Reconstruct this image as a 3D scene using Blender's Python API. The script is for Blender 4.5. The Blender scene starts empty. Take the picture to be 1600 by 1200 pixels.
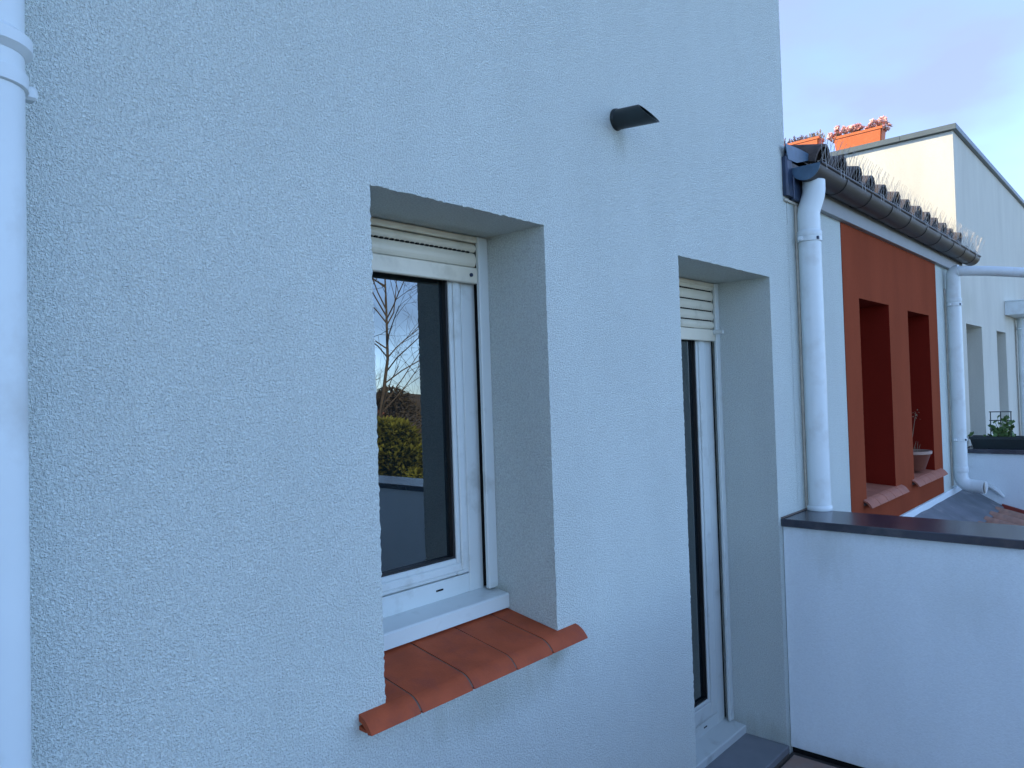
import bpy, bmesh, math, random
from mathutils import Vector, Matrix, noise as mnoise
from mathutils.geometry import delaunay_2d_cdt
random.seed(7)
PI = math.pi
scene = bpy.context.scene
COL = scene.collection

# ------------------------------------------------------------------ camera
# X runs along the facade, +Y goes into the houses, Z is up; the terrace floor is z = 0
cam_d = bpy.data.cameras.new('camera')
cam = bpy.data.objects.new('camera', cam_d)
COL.objects.link(cam)
cam_d.sensor_width = 36.0
cam_d.lens = 26.0
cam_d.clip_start = 0.02
cam_d.clip_end = 3000
_r = (0.6671, -0.7442, -0.0332)
_d = (-0.0125, 0.0333, -0.9994)
_f = (0.7449, 0.6671, 0.0129)
cam.matrix_world = Matrix(((_r[0], -_d[0], -_f[0], 0.0),
                           (_r[1], -_d[1], -_f[1], -1.4),
                           (_r[2], -_d[2], -_f[2], 1.7),
                           (0, 0, 0, 1)))
scene.camera = cam

# ------------------------------------------------------------------ light
SUN_EL = math.radians(24)
TO_SUN = Vector((-0.42 * math.cos(SUN_EL), 0.9075 * math.cos(SUN_EL), math.sin(SUN_EL)))
world = bpy.data.worlds.new('World')
scene.world = world
world.use_nodes = True
wn, wl = world.node_tree.nodes, world.node_tree.links
bg = wn['Background']
sky = wn.new('ShaderNodeTexSky')
sky.sky_type = 'NISHITA'
sky.sun_disc = False
sky.sun_elevation = SUN_EL
sky.sun_rotation = math.atan2(TO_SUN.x, TO_SUN.y)
sky.air_density = 0.42
sky.dust_density = 0.0
sky.ozone_density = 1.0
tc = wn.new('ShaderNodeTexCoord')
mp = wn.new('ShaderNodeMapping')
mp.inputs['Scale'].default_value = (1.0, 1.4, 3.2)
nz = wn.new('ShaderNodeTexNoise')
nz.noise_dimensions = '4D'
nz.inputs['W'].default_value = 12.0
nz.inputs['Scale'].default_value = 1.7
nz.inputs['Detail'].default_value = 5
nz.inputs['Roughness'].default_value = 0.5
rp = wn.new('ShaderNodeValToRGB')
rp.color_ramp.elements[0].position = 0.41
rp.color_ramp.elements[1].position = 0.62
rp.color_ramp.elements[1].color = (0.85, 0.85, 0.85, 1)
mxc = wn.new('ShaderNodeMix')
mxc.data_type = 'RGBA'
mxc.inputs[7].default_value = (0.63, 0.735, 1.02, 1)
wl.new(tc.outputs['Generated'], mp.inputs['Vector'])
wl.new(mp.outputs['Vector'], nz.inputs['Vector'])
wl.new(nz.outputs['Fac'], rp.inputs['Fac'])
wl.new(rp.outputs['Color'], mxc.inputs[0])
wl.new(sky.outputs['Color'], mxc.inputs[6])
tint = wn.new('ShaderNodeMix')          # white balance of the picture
tint.data_type = 'RGBA'
tint.blend_type = 'MULTIPLY'
tint.inputs[0].default_value = 1
tint.inputs[7].default_value = (0.93, 0.96, 0.98, 1)
wl.new(mxc.outputs[2], tint.inputs[6])
wl.new(tint.outputs[2], bg.inputs['Color'])
bg.inputs['Strength'].default_value = 0.15
sun_d = bpy.data.lights.new('sun', 'SUN')
sun_d.energy = 2.0
sun_d.angle = math.radians(0.5)
sun_d.color = (1.0, 0.82, 0.55)
sun = bpy.data.objects.new('sun', sun_d)
COL.objects.link(sun)
sun.rotation_euler = TO_SUN.to_track_quat('Z', 'Y').to_euler()
scene.view_settings.view_transform = 'Standard'
scene.view_settings.look = 'None'
scene.view_settings.gamma = 1.0
scene.view_settings.use_curve_mapping = False
scene.view_settings.exposure = 2.58

# ------------------------------------------------------------------ materials
def mat(name, col, rough=0.6, spec=0.5, var=0.0, vscale=6.0, bump=0.0, bscale=60.0, bdetail=3.0,
        metallic=0.0, grime=None, grime_scale=3.0, grime_at=(0.55, 0.75), stretch=None, coat=0.0):
    m = bpy.data.materials.new(name)
    m.use_nodes = True
    n, l = m.node_tree.nodes, m.node_tree.links
    b = n['Principled BSDF']
    b.inputs['Base Color'].default_value = (*col, 1)
    b.inputs['Roughness'].default_value = rough
    b.inputs['Specular IOR Level'].default_value = spec
    b.inputs['Metallic'].default_value = metallic
    b.inputs['Coat Weight'].default_value = coat
    co = n.new('ShaderNodeTexCoord').outputs['Object']
    if stretch:
        q = n.new('ShaderNodeMapping')
        q.inputs['Scale'].default_value = stretch
        l.new(co, q.inputs['Vector'])
        vco = q.outputs['Vector']
    else:
        vco = co
    cur = None
    if var:
        t = n.new('ShaderNodeTexNoise')
        t.inputs['Scale'].default_value = vscale
        t.inputs['Detail'].default_value = 5
        l.new(vco, t.inputs['Vector'])
        r = n.new('ShaderNodeMapRange')
        r.inputs['From Min'].default_value = 0.3
        r.inputs['From Max'].default_value = 0.7
        r.inputs['To Min'].default_value = 1 - var
        r.inputs['To Max'].default_value = 1 + var
        l.new(t.outputs['Fac'], r.inputs['Value'])
        mx = n.new('ShaderNodeMix')
        mx.data_type = 'RGBA'
        mx.blend_type = 'MULTIPLY'
        mx.inputs[0].default_value = 1
        mx.inputs[6].default_value = (*col, 1)
        l.new(r.outputs['Result'], mx.inputs[7])
        cur = mx.outputs[2]
    if grime:
        t = n.new('ShaderNodeTexNoise')
        t.inputs['Scale'].default_value = grime_scale
        t.inputs['Detail'].default_value = 6
        t.inputs['Roughness'].default_value = 0.6
        l.new(vco, t.inputs['Vector'])
        r = n.new('ShaderNodeMapRange')
        r.inputs['From Min'].default_value = grime_at[0]
        r.inputs['From Max'].default_value = grime_at[1]
        l.new(t.outputs['Fac'], r.inputs['Value'])
        mx = n.new('ShaderNodeMix')
        mx.data_type = 'RGBA'
        mx.inputs[6].default_value = (*col, 1)
        mx.inputs[7].default_value = (*grime, 1)
        if cur:
            l.new(cur, mx.inputs[6])
        l.new(r.outputs['Result'], mx.inputs[0])
        cur = mx.outputs[2]
    if cur:
        l.new(cur, b.inputs['Base Color'])
    if bump:
        t = n.new('ShaderNodeTexNoise')
        t.inputs['Scale'].default_value = bscale
        t.inputs['Detail'].default_value = bdetail
        l.new(co, t.inputs['Vector'])
        bp = n.new('ShaderNodeBump')
        bp.inputs['Strength'].default_value = 1
        bp.inputs['Distance'].default_value = bump
        l.new(t.outputs['Fac'], bp.inputs['Height'])
        l.new(bp.outputs['Normal'], b.inputs['Normal'])
    return m


def roughcast(name, col, stains=(), amp=0.0115, scale=200.0, streak=0.05):
    """Scraped mineral render: 4-6 mm grain relief, faint patchiness and a few dirt stains."""
    m = bpy.data.materials.new(name)
    m.use_nodes = True
    n, l = m.node_tree.nodes, m.node_tree.links
    b = n['Principled BSDF']
    b.inputs['Roughness'].default_value = 0.93
    b.inputs['Specular IOR Level'].default_value = 0.2
    co = n.new('ShaderNodeNewGeometry').outputs['Position']
    # relief
    w = n.new('ShaderNodeTexNoise')
    w.inputs['Scale'].default_value = scale
    w.inputs['Detail'].default_value = 3
    w.inputs['Roughness'].default_value = 0.6
    w.inputs['Distortion'].default_value = 0.3
    l.new(co, w.inputs['Vector'])
    v = n.new('ShaderNodeTexVoronoi')
    v.inputs['Scale'].default_value = scale * 1.9
    l.new(co, v.inputs['Vector'])
    vm = n.new('ShaderNodeMath')
    vm.operation = 'MULTIPLY_ADD'
    vm.inputs[1].default_value = -0.35
    l.new(v.outputs['Distance'], vm.inputs[0])
    l.new(w.outputs['Fac'], vm.inputs[2])
    bp = n.new('ShaderNodeBump')
    bp.inputs['Strength'].default_value = 1.0
    bp.inputs['Distance'].default_value = amp
    l.new(vm.outputs[0], bp.inputs['Height'])
    l.new(bp.outputs['Normal'], b.inputs['Normal'])
    # grain tone tied to the relief: shade of the pits painted into the colour
    g = n.new('ShaderNodeMapRange')
    g.inputs['From Min'].default_value = 0.25
    g.inputs['From Max'].default_value = 0.7
    g.inputs['To Min'].default_value = 0.78 if amp > 0.005 else 0.95
    g.inputs['To Max'].default_value = 1.14 if amp > 0.005 else 1.03
    l.new(w.outputs['Fac'], g.inputs['Value'])
    # broad weathering, stretched down the wall
    q = n.new('ShaderNodeMapping')
    q.inputs['Scale'].default_value = (1.6, 1.6, 0.45)
    l.new(co, q.inputs['Vector'])
    t = n.new('ShaderNodeTexNoise')
    t.inputs['Scale'].default_value = 2.0
    t.inputs['Detail'].default_value = 6
    t.inputs['Roughness'].default_value = 0.6
    l.new(q.outputs['Vector'], t.inputs['Vector'])
    r = n.new('ShaderNodeMapRange')
    r.inputs['From Min'].default_value = 0.3
    r.inputs['From Max'].default_value = 0.7
    r.inputs['To Min'].default_value = 1 - streak
    r.inputs['To Max'].default_value = 1 + streak * 0.6
    l.new(t.outputs['Fac'], r.inputs['Value'])
    mm = n.new('ShaderNodeMath')
    mm.operation = 'MULTIPLY'
    l.new(g.outputs['Result'], mm.inputs[0])
    l.new(r.outputs['Result'], mm.inputs[1])
    mx = n.new('ShaderNodeMix')
    mx.data_type = 'RGBA'
    mx.blend_type = 'MULTIPLY'
    mx.inputs[0].default_value = 1
    mx.inputs[6].default_value = (*col, 1)
    l.new(mm.outputs[0], mx.inputs[7])
    cur = mx.outputs[2]
    for (cx, cy, cz, rx, ry, rz, amount, scol) in stains:
        a = n.new('ShaderNodeMapping')
        a.inputs['Location'].default_value = (-cx / rx, -cy / ry, -cz / rz)
        a.inputs['Scale'].default_value = (1 / rx, 1 / ry, 1 / rz)
        l.new(co, a.inputs['Vector'])
        ln = n.new('ShaderNodeVectorMath')
        ln.operation = 'LENGTH'
        l.new(a.outputs['Vector'], ln.inputs[0])
        nn = n.new('ShaderNodeTexNoise')
        nn.inputs['Scale'].default_value = 14
        nn.inputs['Detail'].default_value = 6
        l.new(q.outputs['Vector'], nn.inputs['Vector'])
        ad = n.new('ShaderNodeMath')
        ad.operation = 'MULTIPLY_ADD'
        ad.inputs[1].default_value = 0.9
        l.new(nn.outputs['Fac'], ad.inputs[0])
        l.new(ln.outputs['Value'], ad.inputs[2])
        mr = n.new('ShaderNodeMapRange')
        mr.interpolation_type = 'SMOOTHSTEP'
        mr.inputs['From Min'].default_value = 0.45
        mr.inputs['From Max'].default_value = 1.35
        mr.inputs['To Min'].default_value = amount
        mr.inputs['To Max'].default_value = 0
        l.new(ad.outputs[0], mr.inputs['Value'])
        mi = n.new('ShaderNodeMix')
        mi.data_type = 'RGBA'
        l.new(mr.outputs['Result'], mi.inputs[0])
        l.new(cur, mi.inputs[6])
        mi.inputs[7].default_value = (*scol, 1)
        cur = mi.outputs[2]
    l.new(cur, b.inputs['Base Color'])
    return m


DIRT = (0.36, 0.38, 0.28)
M_ROUGH = roughcast('roughcast_render', (0.80, 0.88, 0.83), stains=(
    (2.165, 0, 2.57, 0.06, 1, 0.11, 0.40, DIRT),
    (1.45, 0, 0.87, 0.42, 1, 0.11, 0.34, DIRT),
    (1.72, 0, 0.92, 0.10, 1, 0.06, 0.5, DIRT),
    (3.37, 0, 0.05, 0.30, 1, 0.12, 0.35, DIRT),
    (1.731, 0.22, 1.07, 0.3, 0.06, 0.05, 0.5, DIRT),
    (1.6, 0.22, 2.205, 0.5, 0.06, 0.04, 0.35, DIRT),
    (0.35, 0, 2.75, 0.35, 1, 0.5, 0.30, DIRT)))
M_RENDER = roughcast('fine_render', (0.74, 0.82, 0.85), amp=0.0016, scale=110, stains=(
    (3.44, -0.20, 0.95, 2, 0.18, 0.25, 0.28, (0.42, 0.45, 0.40)),
    (3.44, -0.75, 0.80, 2, 0.25, 0.2, 0.15, (0.42, 0.45, 0.40)),
    (3.44, -0.6, 0.0, 2, 1.2, 0.10, 0.30, (0.40, 0.38, 0.33)),
    (3.44, -0.5, 1.03, 2, 0.9, 0.06, 0.25, (0.42, 0.45, 0.42)),), streak=0.05)
M_CREAM = roughcast('cream_render', (0.59, 0.585, 0.51), amp=0.0015, scale=110, streak=0.09, stains=(
    (7.9, 0, 2.40, 0.5, 2, 0.22, 0.25, DIRT),))
M_RED = roughcast('red_painted_render', (0.262, 0.058, 0.026), amp=0.0012, scale=110, streak=0.13)
M_OXBLOOD = roughcast('deep_red_reveal_render', (0.17, 0.014, 0.008), amp=0.0012, scale=110, streak=0.10)  # darker, more saturated red than the panel, used on the niche reveals
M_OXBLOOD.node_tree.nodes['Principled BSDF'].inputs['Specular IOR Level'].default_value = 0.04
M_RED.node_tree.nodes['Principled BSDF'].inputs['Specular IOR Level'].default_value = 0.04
M_SOFFIT = roughcast('smooth_reveal_render', (0.70, 0.69, 0.65), amp=0.0012, scale=70, streak=0.1)
M_PVC = mat('white_pvc', (0.60, 0.65, 0.63), 0.32, var=0.03, grime=(0.40, 0.42, 0.38), grime_at=(0.56, 0.82), grime_scale=9)
M_PIPE = mat('white_pipe_pvc', (0.66, 0.73, 0.74), 0.38, var=0.03, grime=(0.45, 0.46, 0.43), grime_at=(0.52, 0.85), grime_scale=5)
M_CREAMPVC = mat('aged_shutter_pvc', (0.66, 0.62, 0.49), 0.4, var=0.04, vscale=12, grime=(0.4, 0.37, 0.27), grime_at=(0.55, 0.9), grime_scale=10)
M_GASKET = mat('black_rubber', (0.006, 0.006, 0.007), 0.5)
M_DARK = mat('dark_void', (0.004, 0.004, 0.004), 0.9)
M_SILL = mat('terracotta_glazed_tile', (0.37, 0.076, 0.029), 0.62, spec=0.18, var=0.14, vscale=14, bump=0.0006, bscale=150, grime=(0.26, 0.060, 0.034), grime_at=(0.50, 0.78), grime_scale=16)
M_SILLPALE = mat('pale_terracotta_tile', (0.37, 0.135, 0.085), 0.65, spec=0.2, var=0.12, vscale=10, bump=0.0006, bscale=120)
M_MORTAR = mat('mortar', (0.13, 0.105, 0.085), 0.95, var=0.2, vscale=60, bump=0.002, bscale=200)
M_COPING = mat('dark_lacquered_coping', (0.030, 0.031, 0.045), 0.27, spec=0.9, var=0.25, vscale=7, grime=(0.075, 0.07, 0.075), grime_at=(0.5, 0.8), grime_scale=9)
M_ZINC = mat('grey_zinc', (0.125, 0.14, 0.16), 0.5, metallic=0.0, var=0.25, vscale=5, bump=0.004, bscale=9, grime=(0.26, 0.26, 0.26), grime_at=(0.56, 0.75), grime_scale=8)
M_GUTTER = mat('dark_gutter', (0.026, 0.024, 0.025), 0.45, spec=0.4, var=0.15, vscale=10, grime=(0.08, 0.075, 0.07), grime_at=(0.6, 0.9), grime_scale=14)
M_NAVY = mat('blue_grey_flashing', (0.020, 0.036, 0.075), 0.4, var=0.3, vscale=20, bump=0.001, bscale=60)
M_CAP = mat('blue_grey_zinc', (0.06, 0.12, 0.19), 0.4, var=0.15, vscale=20, grime=(0.2, 0.2, 0.2), grime_at=(0.62, 0.8), grime_scale=40)
M_FASCIA = mat('grey_fascia', (0.27, 0.28, 0.28), 0.55, var=0.06)
M_ROOFTILE = mat('weathered_roof_tile', (0.075, 0.058, 0.052), 0.9, var=0.35, vscale=18, bump=0.002, bscale=70, grime=(0.05, 0.045, 0.04), grime_at=(0.45, 0.7), grime_scale=12)
M_REDTILE = mat('terracotta_roof_tile', (0.36, 0.20, 0.145), 0.85, var=0.22, vscale=14, bump=0.002, bscale=70, grime=(0.20, 0.14, 0.11), grime_at=(0.5, 0.75), grime_scale=11)
M_SPOUT = mat('dark_green_metal', (0.008, 0.016, 0.017), 0.42, var=0.3, vscale=30)
M_WIRE = mat('steel_wire', (0.38, 0.37, 0.35), 0.45, metallic=0.4)
M_TERRA = mat('orange_planter', (0.60, 0.135, 0.030), 0.6, var=0.06, vscale=8, grime=(0.55, 0.20, 0.08), grime_at=(0.55, 0.9), grime_scale=12)
M_POT = mat('brown_plastic_pot', (0.15, 0.050, 0.032), 0.6, spec=0.15, var=0.1, grime=(0.3, 0.2, 0.15), grime_at=(0.7, 0.85), grime_scale=20)
M_POTRIM = mat('worn_pot_rim', (0.36, 0.24, 0.19), 0.6, var=0.1, vscale=30)
M_BLACKBOX = mat('dark_green_plastic', (0.018, 0.028, 0.030), 0.45, var=0.15)
M_SOIL = mat('soil', (0.03, 0.022, 0.016), 0.95, bump=0.006, bscale=80)
M_STONE = mat('grey_stone_slab', (0.19, 0.205, 0.225), 0.5, var=0.1, vscale=8, bump=0.0005, bscale=120)
M_FLOOR = mat('brown_terrace_tile', (0.30, 0.19, 0.145), 0.7, var=0.16, vscale=9, bump=0.0012, bscale=60, grime=(0.26, 0.24, 0.22), grime_at=(0.45, 0.8), grime_scale=11)
M_BEIGE = mat('beige_sealant', (0.46, 0.43, 0.36), 0.8, var=0.12, vscale=30)
M_CONC = mat('screed', (0.06, 0.055, 0.05), 0.95, var=0.2)
M_LEAFR = mat('pink_succulent', (0.86, 0.46, 0.38), 0.5, var=0.25, vscale=25)
M_LEAFP = mat('purple_green_succulent', (0.14, 0.085, 0.085), 0.5, var=0.5, vscale=22)
M_LEAFT = mat('tan_green_succulent', (0.33, 0.24, 0.12), 0.5, var=0.3, vscale=22)
M_LEAFG = mat('green_leaf', (0.075, 0.15, 0.035), 0.5, var=0.4, vscale=30)
M_STEM = mat('dry_stem', (0.22, 0.17, 0.11), 0.8, var=0.2)
M_STEMG = mat('green_stem', (0.16, 0.22, 0.07), 0.6)
M_BARK = mat('bark', (0.13, 0.105, 0.08), 0.9, var=0.3, vscale=8, bump=0.01, bscale=30)
M_CONIFER = mat('conifer_leaf', (0.19, 0.20, 0.030), 0.7, var=0.75, vscale=2.2)
M_SCRUB = mat('winter_scrub', (0.13, 0.10, 0.055), 0.85, var=0.4, vscale=3)
M_GRASS = mat('ground_grass', (0.085, 0.10, 0.035), 0.95, var=0.35, vscale=0.15, grime=(0.13, 0.105, 0.06), grime_scale=0.06, grime_at=(0.45, 0.65))
M_HILL = mat('wooded_hillside', (0.115, 0.085, 0.048), 0.95, var=0.4, vscale=0.12)
M_FLATROOF = mat('grey_flat_roof', (0.2, 0.2, 0.19), 0.9, var=0.1)
M_COPING2 = mat('grey_green_coping', (0.10, 0.125, 0.125), 0.4, var=0.08)
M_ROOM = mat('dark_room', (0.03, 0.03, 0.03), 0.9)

M_GLASS = bpy.data.materials.new('window_glass')
M_GLASS.use_nodes = True
_n, _l = M_GLASS.node_tree.nodes, M_GLASS.node_tree.links
_b = _n['Principled BSDF']
_b.inputs['Base Color'].default_value = (0.002, 0.007, 0.010, 1)
_b.inputs['Roughness'].default_value = 0.0
_gl = _n.new('ShaderNodeBsdfGlossy')
_gl.inputs['Roughness'].default_value = 0.0
_gl.inputs['Color'].default_value = (0.93, 1.0, 0.98, 1)
_fr = _n.new('ShaderNodeFresnel')
_fr.inputs['IOR'].default_value = 1.85
_ms = _n.new('ShaderNodeMixShader')
_l.new(_fr.outputs[0], _ms.inputs[0])
_l.new(_b.outputs[0], _ms.inputs[1])
_l.new(_gl.outputs[0], _ms.inputs[2])
_l.new(_ms.outputs[0], _n['Material Output'].inputs['Surface'])

# ------------------------------------------------------------------ object helpers
WP = {}


def thing(name, label, cat, loc=(0, 0, 0), group=None, kind=None):
    o = bpy.data.objects.new(name, None)
    COL.objects.link(o)
    o.location = loc
    o.empty_display_size = 0.1
    WP[o.name] = Vector(loc)
    if label:
        o['label'] = label
        o['category'] = cat
    if group:
        o['group'] = group
    if kind:
        o['kind'] = kind
    return o


def obj(name, bm, m, parent=None, loc=None, smooth=False, label=None):
    """bm holds world coordinates (or coordinates about loc when loc is given)."""
    me = bpy.data.meshes.new(name)
    bmesh.ops.recalc_face_normals(bm, faces=bm.faces)
    base = WP[parent.name] if parent else Vector((0, 0, 0))
    if loc is None:
        if parent:
            wl_ = base
            bmesh.ops.translate(bm, verts=bm.verts, vec=-base)
        else:
            wl_ = Vector((0, 0, 0))
        local = Vector((0, 0, 0))
    else:
        wl_ = Vector(loc)
        local = wl_ - base
    if smooth:
        for f in bm.faces:
            f.smooth = True
    bm.to_mesh(me)
    bm.free()
    if smooth:
        try:
            me.set_sharp_from_angle(angle=math.radians(40))
        except Exception:
            pass
    if m:
        for q in (m if isinstance(m, (list, tuple)) else [m]):
            me.materials.append(q)
    o = bpy.data.objects.new(name, me)
    COL.objects.link(o)
    if parent:
        o.parent = parent
    o.location = local
    WP[o.name] = wl_
    if label:
        o['label'] = label
    return o


def tag(o, label=None, cat=None, group=None, kind=None):
    if label: o['label'] = label
    if cat: o['category'] = cat
    if group: o['group'] = group
    if kind: o['kind'] = kind
    return o


def dup(o, parent, wloc=None, rot=None, scl=None):
    c = o.copy()
    COL.objects.link(c)
    c.parent = parent
    base = WP[parent.name] if parent else Vector((0, 0, 0))
    if wloc is not None:
        c.location = Vector(wloc) - base
        WP[c.name] = Vector(wloc)
    else:
        WP[c.name] = WP[o.name]
    if rot is not None:
        c.rotation_euler = rot
    if scl is not None:
        c.scale = scl
    return c


def box(bm, x0, x1, y0, y1, z0, z1, bev=0.0):
    vs = [bm.verts.new((x, y, z)) for x in (x0, x1) for y in (y0, y1) for z in (z0, z1)]
    fs = [bm.faces.new([vs[i] for i in f]) for f in ((0, 1, 3, 2), (4, 6, 7, 5), (0, 4, 5, 1), (2, 3, 7, 6), (0, 2, 6, 4), (1, 5, 7, 3))]
    if bev:
        es = {e for f in fs for e in f.edges}
        bmesh.ops.bevel(bm, geom=list(es), offset=bev, segments=1, affect='EDGES', profile=0.5)
    return bm


def B():
    return bmesh.new()


def bx(*a, **k):
    return box(B(), *a, **k)


def extrude_profile(bm, pts, axis, a0, a1):
    """closed 2-D profile swept along an axis between a0 and a1 (axis 'x': pts are (y,z); 'y': pts are (x,z))."""
    def P(p, a):
        return (a, p[0], p[1]) if axis == 'x' else (p[0], a, p[1]) if axis == 'y' else (p[0], p[1], a)
    v0 = [bm.verts.new(P(p, a0)) for p in pts]
    v1 = [bm.verts.new(P(p, a1)) for p in pts]
    n = len(pts)
    for i in range(n):
        bm.faces.new((v0[i], v0[(i + 1) % n], v1[(i + 1) % n], v1[i]))
    bm.faces.new(v0[::-1])
    bm.faces.new(v1)
    return bm


def tube(bm, path, r, seg=12, caps=True, inner=None):
    """round tube along a path of points; r a number or a list; inner = wall thickness for an open end."""
    path = [Vector(p) for p in path]
    n = len(path)
    rr = r if isinstance(r, (list, tuple)) else [r] * n
    rings = []
    up = None
    for i, p in enumerate(path):
        d = (path[min(i + 1, n - 1)] - path[max(i - 1, 0)]).normalized()
        if up is None:
            up = Vector((0, 0, 1)) if abs(d.z) < 0.9 else Vector((0, 1, 0))
        a = d.cross(up)
        if a.length < 1e-4:
            a = d.orthogonal()
        a.normalize()
        b = a.cross(d).normalized()
        up = b
        rings.append([bm.verts.new(p + (a * math.cos(t) + b * math.sin(t)) * rr[i]) for t in (2 * PI * k / seg for k in range(seg))])
    for i in range(n - 1):
        for k in range(seg):
            bm.faces.new((rings[i][k], rings[i][(k + 1) % seg], rings[i + 1][(k + 1) % seg], rings[i + 1][k]))
    if caps:
        bm.faces.new(rings[0][::-1])
        bm.faces.new(rings[-1])
    return bm


def lathe(bm, prof, cx, cy, seg=24):
    rings = []
    for (r, z) in prof:
        rings.append([bm.verts.new((cx + r * math.cos(2 * PI * k / seg), cy + r * math.sin(2 * PI * k / seg), z)) for k in range(seg)])
    for i in range(len(prof) - 1):
        for k in range(seg):
            bm.faces.new((rings[i][k], rings[i][(k + 1) % seg], rings[i + 1][(k + 1) % seg], rings[i + 1][k]))
    return bm


def arc_pipe(p0, corner, p1, r, n=6):
    """points of a rounded corner from p0 towards p1 round 'corner' with radius r"""
    p0, corner, p1 = Vector(p0), Vector(corner), Vector(p1)
    a = (p0 - corner).normalized()
    b = (p1 - corner).normalized()
    out = []
    s, e = corner + a * r, corner + b * r
    for i in range(n + 1):
        t = i / n
        out.append((s * (1 - t) + corner * t) * (1 - t) + (corner * (1 - t) + e * t) * t)
    return out


def ragged(x0, x1, z0, z1, step=0.007, amp=0.0011, seed=0):
    """rectangle outline whose edges wander a millimetre or two like the arris of rough render"""
    rnd = random.Random(seed)
    pts = []
    def side(a, b, nx, nz):
        n = max(2, int(max(abs(b[0] - a[0]), abs(b[1] - a[1])) / step))
        for i in range(n):
            t = i / n
            o = 0 if i == 0 else rnd.gauss(0, amp)
            pts.append((a[0] + (b[0] - a[0]) * t + nx * o, a[1] + (b[1] - a[1]) * t + nz * o))
    side((x0, z0), (x1, z0), 0, 1)
    side((x1, z0), (x1, z1), 1, 0)
    side((x1, z1), (x0, z1), 0, 1)
    side((x0, z1), (x0, z0), 1, 0)
    return pts


def wall_with_holes(x0, x1, z0, z1, holes, y=0.0, thick=0.40, amp=0.0013, keep_open=()):
    """facade slab in the plane y, facing -y, with recessed openings (list of (x0,x1,z0,z1,depth))"""
    bm = B()
    outer = [(x0, z0), (x1, z0), (x1, z1), (x0, z1)]
    loops = [outer] + [ragged(*h[:4], amp=amp, seed=i + 3) for i, h in enumerate(holes)]
    pts, edges = [], []
    for lp in loops:
        s = len(pts)
        pts += [Vector(p) for p in lp]
        edges += [(s + i, s + (i + 1) % len(lp)) for i in range(len(lp))]
    vs, es, fs, ov, oe, of = delaunay_2d_cdt(pts, edges, [], 0, 1e-6)
    verts = [bm.verts.new((p.x, y, p.y)) for p in vs]
    inv = {}
    for i, o in enumerate(ov):
        for k in o:
            inv[k] = i
    for f in fs:
        cx = sum(vs[i].x for i in f) / 3
        cz = sum(vs[i].y for i in f) / 3
        inside = False
        for lp in loops[1:]:
            c = False
            j = len(lp) - 1
            for i in range(len(lp)):
                if (lp[i][1] > cz) != (lp[j][1] > cz) and cx < (lp[j][0] - lp[i][0]) * (cz - lp[i][1]) / (lp[j][1] - lp[i][1]) + lp[i][0]:
                    c = not c
                j = i
            if c:
                inside = True
                break
        if not inside:
            bm.faces.new([verts[i] for i in f])
    s = 4
    for lp, h in zip(loops[1:], holes):
        n = len(lp)
        fr = [verts[inv[s + i]] for i in range(n)]
        cl = [(min(max(p[0], h[0]), h[1]), min(max(p[1], h[2]), h[3])) for p in lp]
        st = []
        for p, q in zip(lp, cl):   # straight line of the opening just behind the rough arris
            qx = h[0] if abs(p[0] - h[0]) < 0.006 else h[1] if abs(p[0] - h[1]) < 0.006 else q[0]
            qz = h[2] if abs(p[1] - h[2]) < 0.006 else h[3] if abs(p[1] - h[3]) < 0.006 else q[1]
            st.append((qx, qz))
        mid = [bm.verts.new((p[0], y + 0.010, p[1])) for p in st]
        for i in range(n):
            f = bm.faces.new((fr[i], fr[(i + 1) % n], mid[(i + 1) % n], mid[i]))
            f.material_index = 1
        cor = [(h[0], h[2]), (h[1], h[2]), (h[1], h[3]), (h[0], h[3])]
        fc = [bm.verts.new((p[0], y + 0.010, p[1])) for p in cor]
        bc = [bm.verts.new((p[0], y + h[4], p[1])) for p in cor]
        for i in range(4):
            f = bm.faces.new((fc[i], fc[(i + 1) % 4], bc[(i + 1) % 4], bc[i]))
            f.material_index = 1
        s += n
    # outer returns
    fo = [verts[inv[i]] for i in range(4)]
    bo = [bm.verts.new((p[0], y + thick, p[1])) for p in outer]
    for i in range(4):
        bm.faces.new((fo[i], fo[(i + 1) % 4], bo[(i + 1) % 4], bo[i]))
    return bm


# ------------------------------------------------------------------ ground, hill, far setting
GZ = -3.0
bm = B()
bmesh.ops.create_grid(bm, x_segments=40, y_segments=40, size=1500)
for v in bm.verts:
    v.co.z = GZ
tag(obj('ground', bm, M_GRASS), kind='structure')

bm = B()
NX, NY = 60, 24
hv = []
for j in range(NY + 1):
    for i in range(NX + 1):
        x = -120 + 420 * i / NX
        y = -45 - 170 * j / NY
        t = j / NY
        h = 7.5 * math.sin(PI * min(1, t * 0.9)) ** 1.2 * (0.75 + 0.5 * mnoise.noise(Vector((x * 0.012, y * 0.01, 3))))
        h += 1.6 * mnoise.noise(Vector((x * 0.12, y * 0.12, 9))) * min(1, t * 4)
        hv.append(bm.verts.new((x, y, GZ - 0.3 + h)))
for j in range(NY):
    for i in range(NX):
        a = j * (NX + 1) + i
        bm.faces.new((hv[a], hv[a + 1], hv[a + NX + 2], hv[a + NX + 1]))
tag(obj('hill', bm, M_HILL, smooth=True), kind='structure')

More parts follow.
